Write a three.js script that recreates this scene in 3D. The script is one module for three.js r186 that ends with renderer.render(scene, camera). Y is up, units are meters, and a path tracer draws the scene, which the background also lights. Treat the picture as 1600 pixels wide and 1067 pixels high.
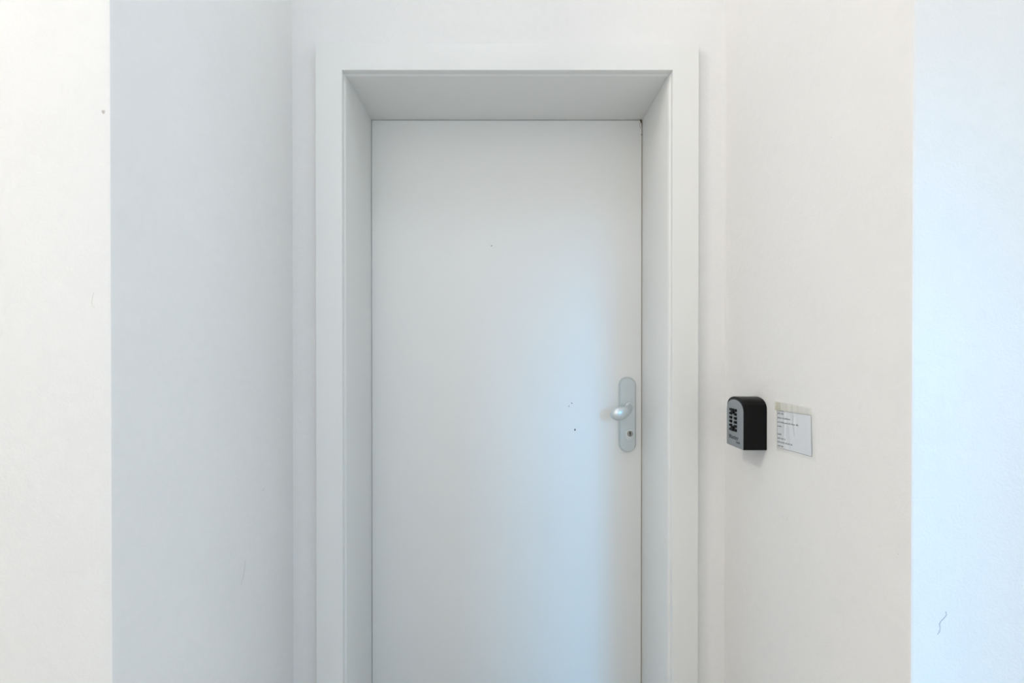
import * as THREE from 'three';
import { RectAreaLightUniformsLib } from 'three/addons/lights/RectAreaLightUniformsLib.js';
import { RoundedBoxGeometry } from 'three/addons/geometries/RoundedBoxGeometry.js';
import { mergeGeometries, toCreasedNormals } from 'three/addons/utils/BufferGeometryUtils.js';
import { FontLoader } from 'three/addons/loaders/FontLoader.js';
import { TextGeometry } from 'three/addons/geometries/TextGeometry.js';

RectAreaLightUniformsLib.init();
const scene = new THREE.Scene();

// ---------------------------------------------------------------- camera
const EYE = 1.26;                                   // eye height above the floor (m)
const FPX = 711;                                    // focal length in pixels of the 1600 x 1067 frame (16 mm class lens)
const camera = new THREE.PerspectiveCamera(2 * Math.atan(533.5 / FPX) * 180 / Math.PI, 1600 / 1067, 0.02, 60);
camera.position.set(0, EYE, 0);
camera.rotation.x = -0.25 * Math.PI / 180;
camera.setViewOffset(1600, 1067, 10, -21.5, 1600, 1067);   // shifted lens
scene.add(camera);

// ---------------------------------------------------------------- light
const SKY = new THREE.Color().setRGB(0.42, 0.70, 1.0), DAY = new THREE.Color().setRGB(0.80, 0.91, 1.0), DEEP = new THREE.Color().setRGB(0.08, 0.52, 1.0), NEUTRAL = new THREE.Color().setRGB(1.0, 0.92, 0.85);
scene.background = SKY;                                             // clear daylight outside the windows
const LAMP = new THREE.Color().setRGB(1.0, 0.92, 0.84), LAMP_AT = [-1.6, 2.93, 0.03], LAMP_CD = 3.9;
const PANEL = new THREE.Color().setRGB(0.86, 0.90, 1.0), PANEL_AT = [0, 3.05, -0.36], PANEL_W = 0.9, PANEL_D = 0.5, PANEL_L = 2.6;  // PANEL: unseen ceiling panel, placed to light the niche from above
const UNSEEN_WIN_STAIR = { x0: 2.47, x1: 3.25, y0: 1.9, y1: 3.3, L: 65 };              // unseen high window, placed to light the door and right wall blue
const UNSEEN_WIN_END = { z0: -0.35, z1: 0.75, y0: 0.95, y1: 2.15, L: 4.5 };            // unseen window at the corridor end, placed to light the left niche wall
const ADDED_WIN_OPP = { x0: -0.85, x1: -0.05, y0: 1.0, y1: 2.2, L: 1.6 };                // added window in the wall opposite the door, for front fill
const H = 3.05, XW = -3.2, XE = 2.7, ZO = 1.0, ZS = 6.0, HS = 3.8, XS0 = 0.2, XS1 = 3.8;   // corridor and unseen stair hall
function daylight(colour, L, w, h, pos, dir) {
  const l = new THREE.RectAreaLight(colour, L, w, h);
  l.position.set(...pos); l.lookAt(pos[0] + dir[0], pos[1] + dir[1], pos[2] + dir[2]); l.castShadow = true; scene.add(l);
}
{
  const a = UNSEEN_WIN_STAIR, e = UNSEEN_WIN_END, o = ADDED_WIN_OPP;
  daylight(DEEP, a.L, a.x1 - a.x0, a.y1 - a.y0, [(a.x0 + a.x1) / 2, (a.y0 + a.y1) / 2, ZS - 0.01], [0, 0, -1]);
  daylight(DAY, e.L, e.z1 - e.z0, e.y1 - e.y0, [XE - 0.01, (e.y0 + e.y1) / 2, (e.z0 + e.z1) / 2], [-1, 0, 0]);
  daylight(NEUTRAL, o.L, o.x1 - o.x0, o.y1 - o.y0, [(o.x0 + o.x1) / 2, (o.y0 + o.y1) / 2, ZO - 0.01], [0, 0, -1]);  // added fill light facing the door
}

const renderer = new THREE.WebGLRenderer({ antialias: true });
renderer.toneMapping = THREE.LinearToneMapping;
renderer.toneMappingExposure = 1.0;
renderer.shadowMap.enabled = true;

// ---------------------------------------------------------------- helpers
let seed = 20240611;
const rnd = () => { seed = (seed * 1664525 + 1013904223) >>> 0; return seed / 4294967296; };

function noiseTexture(size, octaves, seed0) {                       // tileable value noise, grey
  seed = seed0;
  const acc = new Float32Array(size * size);
  for (const [cells, amp] of octaves) {
    const g = new Float32Array(cells * cells).map(() => rnd());
    for (let y = 0; y < size; y++) for (let x = 0; x < size; x++) {
      const fx = x / size * cells, fy = y / size * cells, ix = Math.floor(fx), iy = Math.floor(fy);
      let tx = fx - ix, ty = fy - iy; tx = tx * tx * (3 - 2 * tx); ty = ty * ty * (3 - 2 * ty);
      const jx = (ix + 1) % cells, jy = (iy + 1) % cells;
      const a = g[iy * cells + ix], b = g[iy * cells + jx], c = g[jy * cells + ix], d = g[jy * cells + jx];
      acc[y * size + x] += amp * ((a * (1 - tx) + b * tx) * (1 - ty) + (c * (1 - tx) + d * tx) * ty - 0.5);
    }
  }
  return acc;
}
function greyMap(acc, size, mid, gain, repeat, srgb) {
  const data = new Uint8Array(size * size * 4);
  for (let i = 0; i < size * size; i++) {
    const v = Math.max(0, Math.min(255, Math.round(255 * (mid + gain * acc[i]))));
    data[4 * i] = data[4 * i + 1] = data[4 * i + 2] = v; data[4 * i + 3] = 255;
  }
  const t = new THREE.DataTexture(data, size, size);
  t.wrapS = t.wrapT = THREE.RepeatWrapping; t.magFilter = THREE.LinearFilter; t.minFilter = THREE.LinearMipmapLinearFilter;
  t.generateMipmaps = true; t.repeat.set(repeat, repeat);
  if (srgb) t.colorSpace = THREE.SRGBColorSpace;
  t.needsUpdate = true; return t;
}
function boxUV(g) {                                                 // uv in metres, by the dominant axis of each face
  g = g.index ? g.toNonIndexed() : g;
  const p = g.attributes.position, uv = new Float32Array(p.count * 2);
  const a = new THREE.Vector3(), b = new THREE.Vector3(), c = new THREE.Vector3();
  for (let i = 0; i < p.count; i += 3) {
    a.fromBufferAttribute(p, i); b.fromBufferAttribute(p, i + 1); c.fromBufferAttribute(p, i + 2);
    const n = b.clone().sub(a).cross(c.clone().sub(a)), ax = Math.abs(n.x), ay = Math.abs(n.y), az = Math.abs(n.z);
    [a, b, c].forEach((v, k) => {
      const q = ax >= ay && ax >= az ? [v.z, v.y] : ay >= az ? [v.x, v.z] : [v.x, v.y];
      uv[2 * (i + k)] = q[0]; uv[2 * (i + k) + 1] = q[1];
    });
  }
  g.setAttribute('uv', new THREE.BufferAttribute(uv, 2));
  return g;
}
function box(x0, x1, y0, y1, z0, z1) {
  return new THREE.BoxGeometry(x1 - x0, y1 - y0, z1 - z0).translate((x0 + x1) / 2, (y0 + y1) / 2, (z0 + z1) / 2);
}
function prism(xz, y0, y1, crease = 0.6) {                          // polygon in plan (x, z), raised from y0 to y1
  const s = new THREE.Shape(xz.map(([x, z]) => new THREE.Vector2(x, -z)));
  const g = new THREE.ExtrudeGeometry(s, { depth: y1 - y0, bevelEnabled: false, steps: 1 });
  g.rotateX(-Math.PI / 2); g.translate(0, y0, 0);
  return toCreasedNormals(boxUV(g), crease);
}
function mesh(name, geometry, material, parent = scene) {
  const m = new THREE.Mesh(geometry, material); m.name = name;
  m.castShadow = m.receiveShadow = true; parent.add(m); return m;
}
function group(name, pos, parent = scene) {
  const g = new THREE.Group(); g.name = name; g.position.set(...pos); parent.add(g); return g;
}
function tag(o, label, category, kind) {
  o.userData.label = label; o.userData.category = category; if (kind) o.userData.kind = kind; return o;
}
function blob(pts, depth = 0.0003) {                                // small irregular flake, outline in metres
  const s = new THREE.Shape(pts.map(([x, y]) => new THREE.Vector2(x, y)));
  return new THREE.ExtrudeGeometry(s, { depth, bevelEnabled: false });
}
function speck(r, n = 7, s0 = 1, stretch = 1) {
  seed = s0; const pts = [];
  for (let k = 0; k < n; k++) { const a = k / n * 6.283, q = r * (0.6 + 0.7 * rnd()); pts.push([q * Math.cos(a), stretch * q * Math.sin(a)]); }
  return blob(pts);
}
function stroke(pts, w) {                                           // thin scratch along a polyline, varying width
  const l = [], r = [];
  pts.forEach(([x, y], i) => {
    const [ax, ay] = pts[Math.max(0, i - 1)], [bx, by] = pts[Math.min(pts.length - 1, i + 1)];
    const d = Math.hypot(bx - ax, by - ay), k = w * (0.35 + 0.65 * Math.abs(Math.sin(1.7 * i + 0.6))) / 2;
    l.push([x - (by - ay) / d * k, y + (bx - ax) / d * k]); r.unshift([x + (by - ay) / d * k, y - (bx - ax) / d * k]);
  });
  return blob([...l, ...r], 0.0002);
}

// ---------------------------------------------------------------- materials
const plasterBump = greyMap(noiseTexture(1024, [[340, 0.5], [170, 0.6], [60, 0.35], [14, 0.25]], 11), 1024, 0.5, 0.5, 2, false);
const plasterTint = greyMap(noiseTexture(512, [[5, 0.5], [17, 0.35], [90, 0.3]], 12), 512, 0.972, 0.012, 0.9, true);
const lacquerBump = greyMap(noiseTexture(512, [[120, 0.6], [40, 0.4]], 13), 512, 0.5, 0.5, 3, false);
const floorTint = greyMap(noiseTexture(512, [[6, 0.5], [40, 0.4], [200, 0.4]], 14), 512, 0.86, 0.16, 0.8, true);
const M = {
  unseenPanelGlow: new THREE.MeshStandardMaterial({ color: new THREE.Color().setRGB(0.9, 0.9, 0.9), roughness: 0.5, emissive: PANEL, emissiveIntensity: 0.3 }),
  paint: new THREE.MeshStandardMaterial({ color: new THREE.Color().setRGB(0.945, 0.94, 0.925), map: plasterTint, roughness: 0.82, bumpMap: plasterBump, bumpScale: 0.0005 }),
  ceiling: new THREE.MeshStandardMaterial({ color: new THREE.Color().setRGB(0.88, 0.88, 0.87), roughness: 0.9, bumpMap: plasterBump, bumpScale: 0.0004 }),
  floor: new THREE.MeshStandardMaterial({ color: new THREE.Color().setRGB(0.74, 0.70, 0.64), map: floorTint, roughness: 0.45 }),
  lacquer: new THREE.MeshPhysicalMaterial({ color: new THREE.Color().setRGB(0.875, 0.88, 0.86), roughness: 0.42, bumpMap: lacquerBump, bumpScale: 0.00004 }),
  leaf: new THREE.MeshPhysicalMaterial({ color: new THREE.Color().setRGB(0.875, 0.88, 0.86), roughness: 0.42, bumpMap: lacquerBump, bumpScale: 0.00005 }),
  sealBrown: new THREE.MeshStandardMaterial({ color: new THREE.Color().setRGB(0.46, 0.41, 0.33), roughness: 0.8 }),
  sealGrey: new THREE.MeshStandardMaterial({ color: new THREE.Color().setRGB(0.55, 0.56, 0.55), roughness: 0.8 }),
  aluminium: new THREE.MeshPhysicalMaterial({ color: new THREE.Color().setRGB(0.655, 0.70, 0.705), metalness: 0.85, roughness: 0.42 }),
  satin: new THREE.MeshPhysicalMaterial({ color: new THREE.Color().setRGB(0.70, 0.74, 0.75), metalness: 0.9, roughness: 0.37 }),
  brassNickel: new THREE.MeshStandardMaterial({ color: new THREE.Color().setRGB(0.36, 0.35, 0.32), metalness: 0.9, roughness: 0.35 }),
  slot: new THREE.MeshStandardMaterial({ color: new THREE.Color().setRGB(0.012, 0.012, 0.012), roughness: 0.8 }),
  boxBlack: new THREE.MeshPhysicalMaterial({ color: new THREE.Color().setRGB(0.005, 0.005, 0.005), roughness: 0.36, specularIntensity: 0.3 }),
  boxButton: new THREE.MeshPhysicalMaterial({ color: new THREE.Color().setRGB(0.004, 0.004, 0.005), roughness: 0.5, specularIntensity: 0.3 }),
  boxGrey: new THREE.MeshStandardMaterial({ color: new THREE.Color().setRGB(0.30, 0.325, 0.335), metalness: 0.25, roughness: 0.5 }),
  ink: new THREE.MeshStandardMaterial({ color: new THREE.Color().setRGB(0.02, 0.02, 0.022), roughness: 0.7 }),
  film: new THREE.MeshPhysicalMaterial({ color: new THREE.Color().setRGB(0.985, 0.985, 0.975), transmission: 0.985, roughness: 0.1, thickness: 0, ior: 1.4 }),
  tape: new THREE.MeshPhysicalMaterial({ color: new THREE.Color().setRGB(0.95, 0.95, 0.915), transmission: 0.9, roughness: 0.25, thickness: 0, ior: 1.4 }),
  tapeOld: new THREE.MeshPhysicalMaterial({ color: new THREE.Color().setRGB(0.93, 0.92, 0.85), transmission: 0.8, roughness: 0.35, thickness: 0, ior: 1.4 }),
  chip: new THREE.MeshStandardMaterial({ color: new THREE.Color().setRGB(0.09, 0.09, 0.085), roughness: 0.9 }),
  chipPale: new THREE.MeshStandardMaterial({ color: new THREE.Color().setRGB(0.52, 0.50, 0.48), roughness: 0.9 }),
  scuff: new THREE.MeshStandardMaterial({ color: new THREE.Color().setRGB(0.66, 0.67, 0.675), roughness: 0.9 }),
  scuffBlue: new THREE.MeshStandardMaterial({ color: new THREE.Color().setRGB(0.50, 0.53, 0.56), roughness: 0.9 }),
  pencil: new THREE.MeshStandardMaterial({ color: new THREE.Color().setRGB(0.74, 0.73, 0.71), roughness: 0.9 }),
  dirt: new THREE.MeshStandardMaterial({ color: new THREE.Color().setRGB(0.13, 0.095, 0.06), roughness: 0.95 }),
  dirtPale: new THREE.MeshStandardMaterial({ color: new THREE.Color().setRGB(0.42, 0.35, 0.27), roughness: 0.95 }),
  glass: new THREE.MeshPhysicalMaterial({ color: 0xffffff, transmission: 1, roughness: 0.02, thickness: 0, ior: 1.5 }),
  lampBase: new THREE.MeshStandardMaterial({ color: new THREE.Color().setRGB(0.8, 0.8, 0.8), roughness: 0.4 }),
  globe: new THREE.MeshStandardMaterial({ color: new THREE.Color().setRGB(0.9, 0.88, 0.84), roughness: 0.3, emissive: LAMP, emissiveIntensity: 3 }),
};

// ---------------------------------------------------------------- the setting
const XL = -0.56, XR = 0.577, ZF = -0.646, ZB = -1.197;             // niche: left, right, corridor wall face, back wall face
const DOOR_Z = -1.422, DL = -0.419, DR = 0.427, DT = EYE + 0.728;   // door leaf face; inner faces of the lining
const R = 0.004, m = R * (1 - Math.SQRT1_2);
const arc = (cx, cz, a0, a1) => [0, 1, 2, 3].map(k => { const a = a0 + (a1 - a0) * k / 3; return [cx + R * Math.cos(a), cz + R * Math.sin(a)]; });
const st = (o, label) => tag(o, label, 'wall', 'structure');

// corridor wall either side of the niche, mitred at the rounded plaster corner into the niche's side walls
st(mesh('wall_front_left', prism([[XW, ZF], ...arc(XL - R, ZF - R, Math.PI / 2, Math.PI / 4), [XL - 0.12, ZF - 0.12], [XW, ZF - 0.12]], 0, H), M.paint),
  'bright warm white corridor wall beside the bluish niche side wall');
st(mesh('wall_left', prism([...arc(XL - R, ZF - R, Math.PI / 4, 0), [XL, ZB], [XL - 0.12, ZB], [XL - 0.12, ZF - 0.12]], 0, H), M.paint),
  'cool grey-white side wall of the niche, without the key box');
st(mesh('wall_front_right', prism([[XE, ZF], [XE, ZF - 0.12], [XR + 0.12, ZF - 0.12], ...arc(XR + R, ZF - R, Math.PI * 0.75, Math.PI / 2)], 0, H), M.paint),
  'pale blue daylit corridor wall with a small scuff near its edge');
st(mesh('wall_right', prism([...arc(XR + R, ZF - R, Math.PI, Math.PI * 0.75), [XR + 0.12, ZF - 0.12], [XR + 0.12, ZB], [XR, ZB]], 0, H), M.paint),
  'warm white side wall of the niche carrying key box and note');
{
  const s = new THREE.Shape([[XL - 0.12, 0], [-0.46, 0], [-0.46, DT + 0.04], [0.468, DT + 0.04], [0.468, 0], [XR + 0.12, 0], [XR + 0.12, H], [XL - 0.12, H]].map(p => new THREE.Vector2(...p)));
  const g = new THREE.ExtrudeGeometry(s, { depth: 0.26, bevelEnabled: false }).translate(0, 0, ZB - 0.26);
  st(mesh('wall_back', toCreasedNormals(boxUV(g), 0.5), M.paint), 'white back wall of the niche around the door frame');
}
// floor, ceiling and the rest of the corridor and an unseen stair hall that shapes the daylight, behind the camera
tag(mesh('floor', boxUV(box(XW - 0.2, XS1 + 0.2, -0.1, 0, -1.8, ZS + 0.2)), M.floor), 'pale beige stone floor of the corridor', 'floor', 'structure');
tag(mesh('ceiling', boxUV(box(XW - 0.2, XE + 0.2, H, H + 0.1, -1.8, ZO + 0.12)), M.ceiling), 'white ceiling of the corridor', 'ceiling', 'structure');
tag(mesh('ceiling_unseen_stair', boxUV(box(XS0 - 0.12, XS1 + 0.12, HS, HS + 0.1, ZO, ZS + 0.12)), M.ceiling), 'higher white ceiling of the unseen stair hall', 'ceiling', 'structure');
st(mesh('wall_end_left', boxUV(box(XW - 0.12, XW, 0, H, ZF - 0.12, ZO)), M.paint), 'white end wall of the corridor near the lamp');
{
  const w = UNSEEN_WIN_END;
  const s = new THREE.Shape([[ZF - 0.12, 0], [ZO, 0], [ZO, H], [ZF - 0.12, H]].map(p => new THREE.Vector2(...p)));
  s.holes.push(new THREE.Path([[w.z0, w.y0], [w.z0, w.y1], [w.z1, w.y1], [w.z1, w.y0]].map(p => new THREE.Vector2(...p))));
  const g = new THREE.ExtrudeGeometry(s, { depth: 0.12, bevelEnabled: false }).rotateY(-Math.PI / 2).translate(XE + 0.12, 0, 0);
  st(mesh('wall_end_right', toCreasedNormals(boxUV(g), 0.5), M.paint), 'white end wall of the corridor around its unseen window');
}
const UNSEEN_OPENING = { x0: 0.953, x1: 1.31, top: 1.80 };                    // unseen narrow opening, sized to shape the daylight patch on the door
const V2 = p => new THREE.Vector2(...p), hole = (a0, a1, y0, y1) => new THREE.Path([[a0, y0], [a0, y1], [a1, y1], [a1, y0]].map(V2));
{
  const w = ADDED_WIN_OPP, x1 = XS1 + 0.12;
  const s = new THREE.Shape([[XW, 0], [UNSEEN_OPENING.x0, 0], [UNSEEN_OPENING.x0, UNSEEN_OPENING.top], [UNSEEN_OPENING.x1, UNSEEN_OPENING.top], [UNSEEN_OPENING.x1, 0], [x1, 0], [x1, HS], [XW, HS]].map(V2));
  s.holes.push(hole(w.x0, w.x1, w.y0, w.y1));
  const g = new THREE.ExtrudeGeometry(s, { depth: 0.12, bevelEnabled: false }).translate(0, 0, ZO);
  st(mesh('wall_opposite', toCreasedNormals(boxUV(g), 0.5), M.paint), 'white corridor wall facing the door, with added window and unseen narrow opening');
}
st(mesh('wall_unseen_stair_left', boxUV(box(XS0 + 0.53, XS0 + 0.65, 0, HS, ZO + 0.12, ZS)), M.paint), 'unseen white stair hall wall left of its opening');
st(mesh('wall_unseen_stair_right', boxUV(box(XS1, XS1 + 0.12, 0, HS, ZO + 0.12, ZS)), M.paint), 'unseen white stair hall wall right of its opening');
{
  const w = UNSEEN_WIN_STAIR, s = new THREE.Shape([[XS0, 0], [XS1 + 0.12, 0], [XS1 + 0.12, HS], [XS0, HS]].map(V2));
  s.holes.push(hole(w.x0, w.x1, w.y0, w.y1));
  const g = new THREE.ExtrudeGeometry(s, { depth: 0.12, bevelEnabled: false }).translate(0, 0, ZS);
  st(mesh('wall_unseen_stair_back', toCreasedNormals(boxUV(g), 0.5), M.paint), 'unseen white stair hall wall with a high window');
}
function windowAt(name, w, h, pos, turn, label) {
  const g = group(name, pos); g.rotation.y = turn; tag(g, label, 'window', 'structure');
  const t = 0.03, fr = [box(-w / 2, w / 2, 0, t, -0.03, 0.03), box(-w / 2, w / 2, h - t, h, -0.03, 0.03), box(-w / 2, -w / 2 + t, t, h - t, -0.03, 0.03), box(w / 2 - t, w / 2, t, h - t, -0.03, 0.03)];
  mesh('window_frame', mergeGeometries(fr), M.lacquer, g);
  mesh('pane', box(-w / 2 + t, w / 2 - t, t, h - t, -0.003, 0.003), M.glass, g);
}
windowAt('window_1', UNSEEN_WIN_STAIR.x1 - UNSEEN_WIN_STAIR.x0, UNSEEN_WIN_STAIR.y1 - UNSEEN_WIN_STAIR.y0, [(UNSEEN_WIN_STAIR.x0 + UNSEEN_WIN_STAIR.x1) / 2, UNSEEN_WIN_STAIR.y0, ZS + 0.06], 0, 'unseen high window lighting the door and right wall blue');
windowAt('window_3', ADDED_WIN_OPP.x1 - ADDED_WIN_OPP.x0, ADDED_WIN_OPP.y1 - ADDED_WIN_OPP.y0, [(ADDED_WIN_OPP.x0 + ADDED_WIN_OPP.x1) / 2, ADDED_WIN_OPP.y0, ZO + 0.06], 0, 'added window opposite the door, giving front fill');
windowAt('window_2', UNSEEN_WIN_END.z1 - UNSEEN_WIN_END.z0, UNSEEN_WIN_END.y1 - UNSEEN_WIN_END.y0, [XE + 0.06, UNSEEN_WIN_END.y0, (UNSEEN_WIN_END.z0 + UNSEEN_WIN_END.z1) / 2], Math.PI / 2, 'unseen window at the corridor end, lighting the left niche wall');

// marks on the plaster
function mark(name, geo, mat, parent, pos, turn) { const o = mesh(name, geo, mat, parent); o.position.set(...pos); o.rotation.y = turn; return o; }
const W = Object.fromEntries(scene.children.filter(o => o.name.startsWith('wall')).map(o => [o.name, o]));
const px2 = (x, y, d) => [(x - 790) * d / FPX, EYE - (y - 552) * d / FPX];       // pixel to a point on a plane facing the camera
const onRight = (x, y) => { const d = XR * FPX / (x - 790); return [XR - 0.0003, EYE - (y - 552) * d / FPX, -d]; };
const onLeft = (x, y) => { const d = XL * FPX / (x - 790); return [XL + 0.0003, EYE - (y - 552) * d / FPX, -d]; };
{
  const [x, y] = px2(1475, 975, -ZF);
  mark('scuff', stroke([[0.004, 0.017], [0.005, 0.012], [0.002, 0.008], [-0.003, 0.003], [-0.005, -0.001], [-0.004, -0.007], [-0.005, -0.012], [-0.008, -0.016]], 0.0016), M.scuffBlue, W.wall_front_right, [x, y, ZF], 0);
  const [x2, y2] = px2(163.2, 176, -ZF);
  mark('chip', speck(0.0022, 8, 5, 1.4), M.chipPale, W.wall_front_left, [x2, y2, ZF], 0);
  const [x3, y3] = px2(146, 470, -ZF);
  mark('scuff', stroke([[0.001, 0.012], [-0.001, 0.004], [-0.002, -0.002], [-0.0005, -0.008], [0.002, -0.01]], 0.0009), M.pencil, W.wall_front_left, [x3, y3, ZF], 0);
  mark('scuff', stroke([[0.006, 0.022], [0.004, 0.012], [0.002, 0.004], [-0.001, -0.006], [-0.003, -0.013], [-0.008, -0.017], [-0.010, -0.023]], 0.0013), M.scuff, W.wall_left, onLeft(380, 894), Math.PI / 2);
  mark('scuff', stroke([[-0.004, -0.002], [0, 0], [0.004, 0.002]], 0.0014), M.scuff, W.wall_left, onLeft(411, 765), Math.PI / 2);
  mark('speck', speck(0.0012, 6, 9), M.scuff, W.wall_left, onLeft(372, 751), Math.PI / 2);
  mark('pencil_ring', stroke([[0.009, 0.006], [0.010, 0.001], [0.008, -0.004], [0.003, -0.006], [-0.003, -0.005], [-0.008, -0.002], [-0.010, 0.001]], 0.0008), M.pencil, W.wall_right, onRight(1227, 808), -Math.PI / 2);
  mark('speck', speck(0.0009, 6, 21), M.scuff, W.wall_right, onRight(1405, 866), -Math.PI / 2);
  mark('speck', speck(0.0009, 6, 22), M.scuff, W.wall_right, onRight(1298, 216), -Math.PI / 2);
  mark('speck', speck(0.0009, 6, 23), M.pencil, W.wall_right, onRight(1167, 922), -Math.PI / 2);
}

// ---------------------------------------------------------------- door frame
{
  const f = group('trim_1', [0, 0, 0]);
  tag(f, 'white lacquered door frame with flat architrave and deep lining', 'door frame', 'structure');
  const ZA = -1.177, T = 0.02;                                      // architrave face and thickness
  const oL = -0.491, oR = 0.499, oT = EYE + 0.799, iL = -0.4225, iR = 0.4315, iT = EYE + 0.7305;
  const bev = { depth: T - 0.0016, bevelEnabled: true, bevelThickness: 0.0016, bevelSize: 0.0016, bevelOffset: -0.0016, bevelSegments: 3 };
  const piece = pts => toCreasedNormals(boxUV(new THREE.ExtrudeGeometry(new THREE.Shape(pts.map(p => new THREE.Vector2(...p))), bev).translate(0, 0, ZA - T)), 0.5);
  mesh('architrave', piece([[oL, 0], [iL, 0], [iL, iT], [iR, iT], [iR, 0], [oR, 0], [oR, oT], [oL, oT]]), M.lacquer, f);
  // lining: rounded front edge just behind the architrave, runs back past the leaf
  const r = 0.011, z0 = ZA - 0.0125, z1 = DOOR_Z - 0.05, th = 0.03;
  const prof = [];                                                  // (inward offset from lining face, z)
  for (let k = 0; k <= 8; k++) { const a = Math.PI / 2 * k / 8; prof.push([r - r * Math.sin(a), z0 - r + r * Math.cos(a)]); }
  prof.push([0, z1], [th, z1], [th, z0]);
  const lin = s => prof.map(([o, z]) => [s < 0 ? DL - o : DR + o, z]);
  mesh('lining', prism(lin(-1), 0, DT + 0.02, 0.7), M.lacquer, f);
  mesh('lining', prism(lin(1).reverse(), 0, DT + 0.02, 0.7), M.lacquer, f);
  {
    const s = new THREE.Shape(prof.map(([o, z]) => new THREE.Vector2(-z, DT + o)));
    const g = new THREE.ExtrudeGeometry(s, { depth: DR - DL + 2 * r, bevelEnabled: false });
    g.rotateY(Math.PI / 2).translate(DL - r, 0, 0);                 // shape x -> -z, depth -> +x
    mesh('lining', toCreasedNormals(boxUV(g), 0.7), M.lacquer, f);
  }
  mesh('stop_strip', mergeGeometries([box(DL, DL + 0.02, 0, DT, DOOR_Z - 0.05, DOOR_Z - 0.042), box(DR - 0.02, DR, 0, DT, DOOR_Z - 0.05, DOOR_Z - 0.042), box(DL, DR, DT - 0.02, DT, DOOR_Z - 0.05, DOOR_Z - 0.042)]), M.lacquer, f);
  tag(mesh('seal', box(DR - 0.0034, DR, 0.004, DT, DOOR_Z - 0.02, DOOR_Z - 0.0015), M.sealBrown, f), 'brownish rubber seal on the handle side');
  mesh('seal', box(DL, DL + 0.0016, 0.004, DT, DOOR_Z - 0.02, DOOR_Z - 0.003), M.sealGrey, f);
  mesh('seal', box(DL, DR, DT - 0.002, DT, DOOR_Z - 0.02, DOOR_Z - 0.003), M.sealGrey, f);
  // dirt and flaked paint in the top corner
  const z = DOOR_Z + 0.0006, d = (n, g, mt, x, y) => { const [X, Y] = px2(x, y, -z); const o = mesh(n, g, mt, f); o.position.set(X, Y, z); };
  d('dirt', blob([[-0.0032, 0.001], [0.0012, 0.0025], [0.0016, -0.003], [0.001, -0.009], [-0.0004, -0.0115], [-0.0018, -0.006], [-0.003, -0.002]]), M.dirt, 1001.2, 188.6);
  d('dirt', stroke([[0.0016, 0], [0.001, -0.006], [0.0012, -0.012]], 0.0012), M.dirt, 1001.8, 193);
  d('dirt', stroke([[-0.0006, 0.001], [-0.0012, -0.007], [0.0006, -0.013], [0.001, -0.018]], 0.0012), M.dirtPale, 999.6, 193);
  d('dirt', speck(0.0017, 7, 31, 1.4), M.chip, 1002, 211);
}

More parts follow.
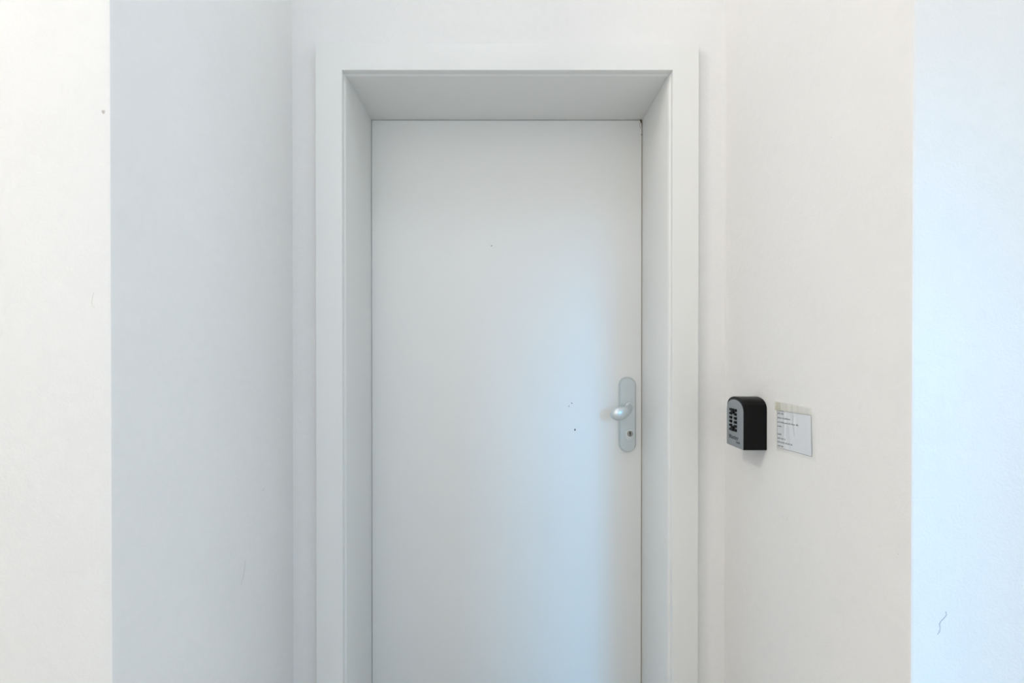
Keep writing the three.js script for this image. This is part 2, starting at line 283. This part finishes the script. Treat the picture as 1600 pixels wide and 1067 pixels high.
// ---------------------------------------------------------------- door
{
  const D = group('door_1', [0, 0, 0]);
  tag(D, 'plain white flush door with silver knob plate, closed', 'door', 'structure');
  const x0 = DL + 0.0012, x1 = DR - 0.0030, y1 = DT - 0.0022;
  const lf = new RoundedBoxGeometry(x1 - x0, y1 - 0.006, 0.04, 3, 0.0012).translate((x0 + x1) / 2, (y1 + 0.006) / 2, DOOR_Z - 0.02);
  const leaf = mesh('leaf', boxUV(lf), M.leaf, D);
  [[768, 384.5, 0.0018, 41, M.chip], [893.5, 630, 0.0022, 42, M.chip], [888.8, 634.5, 0.0026, 43, M.chipPale], [898.6, 671.5, 0.0026, 44, M.chip]].forEach(([x, y, r, s, mt], i) => {
    const [X, Y] = px2(x, y, -DOOR_Z); const o = mesh('chip', speck(r, 7, s, i === 3 ? 1.5 : 1), mt, leaf); o.position.set(X, Y, DOOR_Z + 0.0001);
  });

  // handle plate
  const px = 0.379, py = EYE - 0.191, hw = 0.0265, hh = 0.117;
  const stadium = (w, h) => { const s = new THREE.Shape(); s.absarc(0, h - w, w, 0, Math.PI); s.absarc(0, -(h - w), w, Math.PI, 2 * Math.PI); return s; };
  const pg = new THREE.ExtrudeGeometry(stadium(hw, hh), { depth: 0.006, bevelEnabled: true, bevelThickness: 0.006, bevelSize: 0.0045, bevelOffset: -0.0045, bevelSegments: 1, curveSegments: 24 });
  const plate = mesh('handle_plate', toCreasedNormals(pg, 0.5), M.aluminium, D); plate.position.set(px, py, DOOR_Z);
  plate.userData.label = 'brushed silver security plate with rounded ends';
  const F = 0.012;                                                  // front face of the plate
  const collar = mesh('collar', new THREE.LatheGeometry([[0, 0], [0.0122, 0], [0.0122, 0.0055], [0.0112, 0.0068], [0, 0.0068]].map(p => new THREE.Vector2(...p)), 32).rotateX(Math.PI / 2), M.satin, plate);
  collar.position.set(0.003, 0.0285, F);
  // cranked oval knob: sections swept along a curve that leaves the plate and bends aside
  const path = new THREE.CatmullRomCurve3([[0.003, 0.028, 0.010], [0.003, 0.0275, 0.024], [-0.002, 0.0245, 0.040], [-0.014, 0.0185, 0.053], [-0.031, 0.0125, 0.060], [-0.048, 0.0085, 0.061], [-0.0655, 0.0055, 0.058]].map(p => new THREE.Vector3(...p)));
  const rv = t => t < 0.2 ? 0.0078 : t > 0.999 ? 0.0001 : 0.0078 + 0.0132 * Math.pow(Math.sin(Math.PI * Math.min(1, (t - 0.2) / 0.8 * 0.62)), 1.3) * 1;
  const cap = t => t < 0.72 ? 1 : Math.sqrt(Math.max(0, 1 - ((t - 0.72) / 0.28) ** 2));
  const NS = 56, NR = 32, pos = [], idx = [];
  for (let i = 0; i <= NS; i++) {
    const t = i / NS, c = path.getPoint(t), tn = path.getTangent(t), up = new THREE.Vector3(0, 1, 0);
    const v = up.clone().addScaledVector(tn, -up.dot(tn)).normalize(), u = tn.clone().cross(v);
    const b = Math.max(0.00005, rv(t) * cap(t)), a = Math.max(0.00005, (0.0078 + (rv(t) - 0.0078) * 0.42) * cap(t));
    for (let j = 0; j < NR; j++) { const w = j / NR * 2 * Math.PI, q = c.clone().addScaledVector(u, a * Math.cos(w)).addScaledVector(v, b * Math.sin(w)); pos.push(q.x, q.y, q.z); }
  }
  for (let i = 0; i < NS; i++) for (let j = 0; j < NR; j++) { const a = i * NR + j, b = i * NR + (j + 1) % NR, c = a + NR, d = b + NR; idx.push(a, b, c, b, d, c); }
  const kg = new THREE.BufferGeometry(); kg.setAttribute('position', new THREE.Float32BufferAttribute(pos, 3)); kg.setIndex(idx); kg.computeVertexNormals();
  const knob = mesh('knob', kg, M.satin, plate); knob.userData.label = 'polished oval knob turned aside';
  // cylinder guard with profile cylinder
  const cg = new THREE.ExtrudeGeometry(stadium(0.013, 0.0202), { depth: 0.0034, bevelEnabled: true, bevelThickness: 0.0012, bevelSize: 0.0012, bevelOffset: -0.0012, bevelSegments: 3, curveSegments: 20 });
  const guard = mesh('cylinder_guard', toCreasedNormals(cg, 0.5), M.satin, plate); guard.position.set(0.005, -0.0635, F - 0.0002);
  const cy = mesh('lock_cylinder', new THREE.LatheGeometry([[0, 0], [0.0092, 0], [0.0092, 0.0012], [0.0084, 0.0018], [0, 0.0018]].map(p => new THREE.Vector2(...p)), 32).rotateX(Math.PI / 2), M.brassNickel, plate); cy.position.set(0.0055, -0.0575, F + 0.0042);
  const ks = blob([[-0.0018, 0.0068], [0.0012, 0.0068], [0.0012, 0.0025], [0.0026, 0.0015], [0.0026, -0.0008], [0.001, -0.0018], [0.001, -0.0068], [-0.0012, -0.0068], [-0.0012, -0.0022], [-0.0004, -0.0012], [-0.0022, 0.0008]], 0.0002);
  const kw = mesh('keyway', ks, M.slot, plate); kw.position.set(0.0055, -0.0575, F + 0.0061);
}

// ---------------------------------------------------------------- key box on the niche wall
const font = await new FontLoader().loadAsync('fonts/droid/droid_serif_bold.typeface.json');
{
  const B = group('key_box', [XR, EYE - 0.2145, -1.041]); B.rotation.y = -Math.PI / 2;   // local: x along the wall towards the camera, y up, z out of the wall
  tag(B, 'black push-button key safe with grey keypad face, mounted on the niche wall', 'key box');
  const w = 0.038, shoulder = 0.091, top = 0.1155, D = 0.052;
  const outline = (w, y0, sh, tp, r) => {
    const s = new THREE.Shape();
    s.moveTo(-w + r, y0); s.lineTo(w - r, y0); s.quadraticCurveTo(w, y0, w, y0 + r); s.lineTo(w, sh);
    s.bezierCurveTo(w, sh + (tp - sh) * 0.66, w * 0.55, tp, 0, tp); s.bezierCurveTo(-w * 0.55, tp, -w, sh + (tp - sh) * 0.66, -w, sh);
    s.lineTo(-w, y0 + r); s.quadraticCurveTo(-w, y0, -w + r, y0); return s;
  };
  const bv = (d, b) => ({ depth: d - 2 * b, bevelEnabled: true, bevelThickness: b, bevelSize: b, bevelOffset: -b, bevelSegments: 4, curveSegments: 20 });
  mesh('body', toCreasedNormals(new THREE.ExtrudeGeometry(outline(w, 0, shoulder, top, 0.003), bv(D, 0.0018)).translate(0, 0, 0.0018), 0.5), M.boxBlack, B);
  const fp = mesh('face_plate', toCreasedNormals(new THREE.ExtrudeGeometry(outline(w - 0.0012, 0.0012, shoulder - 0.008, top - 0.0068, 0.002), bv(0.0024, 0.0006)).translate(0, 0, D - 0.0008), 0.5), M.boxGrey, B);
  fp.userData.label = 'grey metallic keypad plate';
  const zf = D + 0.001;
  const btn = new RoundedBoxGeometry(0.0098, 0.0058, 0.004, 2, 0.0012);
  for (let k = 0; k < 6; k++) for (const s of [-1, 1]) {
    const o = mesh('button', btn, M.boxButton, B); o.position.set(-0.0045 + s * 0.0105, 0.0845 - 0.0091 * k, zf + 0.001);
  }
  const lug = new THREE.CylinderGeometry(0.0055, 0.0062, 0.0055, 20).rotateX(Math.PI / 2);
  for (const y of [0.0815, 0.0415]) { const o = mesh('lever', lug, M.boxButton, B); o.position.set(-0.0045, y, zf + 0.0014); }
  const text = (t, size, x, y) => { const g = new TextGeometry(t, { font, size, depth: 0.0003, curveSegments: 4 }); const o = mesh('lettering', g, M.ink, B); o.position.set(x, y, zf - 0.0001); return o; };
  text('Master', 0.0088, -0.0255, 0.0175);
  text('Lock', 0.0052, 0.0065, 0.0105);
}

// ---------------------------------------------------------------- note taped beside the key box
{
  const cz = -0.910, cy = EYE - 0.158;
  const N = group('paper_note', [XR, cy, cz]); N.rotation.set(0, -Math.PI / 2, 0); N.rotateZ(0.045);
  tag(N, 'small creased paper note taped to the wall beside the key box', 'note');
  const w = 0.108, h = 0.078;
  // printed sheet
  const cv = document.createElement('canvas'); cv.width = 1080; cv.height = 780;
  const c = cv.getContext('2d');
  c.fillStyle = '#eceff4'; c.fillRect(0, 0, 1080, 780);
  c.strokeStyle = '#5d6066'; c.lineWidth = 5; c.strokeRect(3, 3, 1074, 774);
  c.strokeStyle = '#70747a'; c.lineCap = 'round';
  seed = 77;
  const line = (x, y, len, size) => {                               // illegible small print: short pen strokes in words
    c.lineWidth = size * 0.22; let p = x;
    while (p < x + len) {
      const wl = size * (2 + 4 * rnd()), e = Math.min(p + wl, x + len);
      for (; p < e; p += size * 0.42) { const a = size * (rnd() < 0.2 ? 1 : 0.62); c.beginPath(); c.moveTo(p, y); c.lineTo(p + size * 0.2, y - a); c.lineTo(p + size * 0.3, y - a * rnd()); c.stroke(); }
      p += size * 0.6;
    }
  };
  [[70, 230], [160, 430], [250, 690], [335, 150], [500, 120], [585, 260], [665, 460], [745, 170]].forEach(([y, len]) => line(16, y, len, 30));
  const tex = new THREE.CanvasTexture(cv); tex.colorSpace = THREE.SRGBColorSpace; tex.anisotropy = 8;
  const relief = (x, y) => {                                        // height over the wall: creases and a lifted corner
    const u = x / w + 0.5, v = y / h + 0.5;
    const f1 = 0.26 - 0.10 * (1 - v) * (1 - v), f2 = 0.55;
    const r1 = Math.exp(-(((u - f1) / 0.03) ** 2)) * Math.max(0, Math.min(1, (v - 0.3) * 2)), r2 = Math.exp(-(((u - f2) / 0.02) ** 2)) * Math.max(0, Math.min(1, (v - 0.35) * 3)) * Math.max(0, Math.min(1, (0.98 - v) * 5));
    return 0.0012 + 0.0022 * r1 + 0.0018 * r2 + 0.0006 * Math.sin(5 * u + 2) * Math.sin(4 * v + 1);
  };
  const sheet = (W, Hh, ox, oy, lift, fn, nx = 90, ny = 40) => {
    const g = new THREE.PlaneGeometry(W, Hh, nx, ny), p = g.attributes.position;
    for (let i = 0; i < p.count; i++) { const x = p.getX(i) + ox, y = p.getY(i) + oy; p.setXYZ(i, x, y, lift + fn(x, y)); }
    g.computeVertexNormals(); return g;
  };
  mesh('sheet', sheet(w, h, 0, 0, 0, relief), new THREE.MeshStandardMaterial({ map: tex, roughness: 0.75, side: THREE.DoubleSide }), N);
  const wave = (x, y) => relief(x, y) + 0.0005 + 0.0004 * Math.sin(170 * x) * Math.sin(90 * x + 60 * y);
  const filmG = sheet(w + 0.014, h + 0.010, 0.005, -0.002, 0, wave);
  mesh('clear_film', filmG, M.film, N);
  const ruck = (x, y) => 0.0016 + 0.0007 * Math.sin(210 * x + 30 * y) * Math.sin(77 * x) + 0.0003 * Math.sin(400 * x);
  const tg = new THREE.PlaneGeometry(0.112, 0.019, 110, 8), tp = tg.attributes.position;
  for (let i = 0; i < tp.count; i++) { const x = tp.getX(i), v = tp.getY(i) / 0.019 + 0.5; const y = h / 2 + 0.001 + v * (0.019 - 0.007 * (x / 0.112 + 0.5)); tp.setXYZ(i, x, y, ruck(x, y) + 0.0012); }
  tg.computeVertexNormals();
  mesh('tape', tg, M.tape, N);
  const og = new THREE.PlaneGeometry(0.020, 0.017, 20, 8).translate(-0.048, h / 2 + 0.0095, 0), op = og.attributes.position;
  for (let i = 0; i < op.count; i++) op.setZ(i, ruck(op.getX(i) + 0.02, op.getY(i)) + 0.0019);
  og.computeVertexNormals();
  mesh('tape', og, M.tapeOld, N).userData.label = 'yellowed old piece of tape';
}

// ---------------------------------------------------------------- ceiling lamp in the corridor (outside the frame, left)
{
  const G = group('ceiling_lamp', LAMP_AT); tag(G, 'round white globe lamp on the corridor ceiling', 'lamp');
  mesh('globe', new THREE.SphereGeometry(0.1, 40, 24), M.globe, G);
  mesh('base', new THREE.CylinderGeometry(0.06, 0.075, 0.045, 40).translate(0, H - LAMP_AT[1] - 0.0225, 0), M.lampBase, G);
  const l = new THREE.PointLight(LAMP, LAMP_CD, 0, 2); l.castShadow = true; l.shadow.radius = 5; l.name = 'lamp_light'; G.add(l);
}

{  // panel lamp out of view, placed to light niche and door frame
  const G = group('unseen_panel_lamp', PANEL_AT); tag(G, 'unseen flat panel lamp on the ceiling, lighting the niche from above', 'lamp');
  const w = PANEL_W / 2, d = PANEL_D / 2, t = 0.012;
  mesh('frame', mergeGeometries([box(-w - t, w + t, -0.03, 0, -d - t, -d), box(-w - t, w + t, -0.03, 0, d, d + t), box(-w - t, -w, -0.03, 0, -d, d), box(w, w + t, -0.03, 0, -d, d)]), M.lampBase, G);
  mesh('diffuser', box(-w, w, -0.024, -0.012, -d, d), M.unseenPanelGlow, G);
  const l = new THREE.RectAreaLight(PANEL, PANEL_L, PANEL_W, PANEL_D); l.position.set(0, -0.028, 0); l.rotation.x = -Math.PI / 2; l.castShadow = true; G.add(l);
}

scene.traverse(o => { if (o.isMesh) { o.castShadow = o.receiveShadow = true; } });
renderer.render(scene, camera);
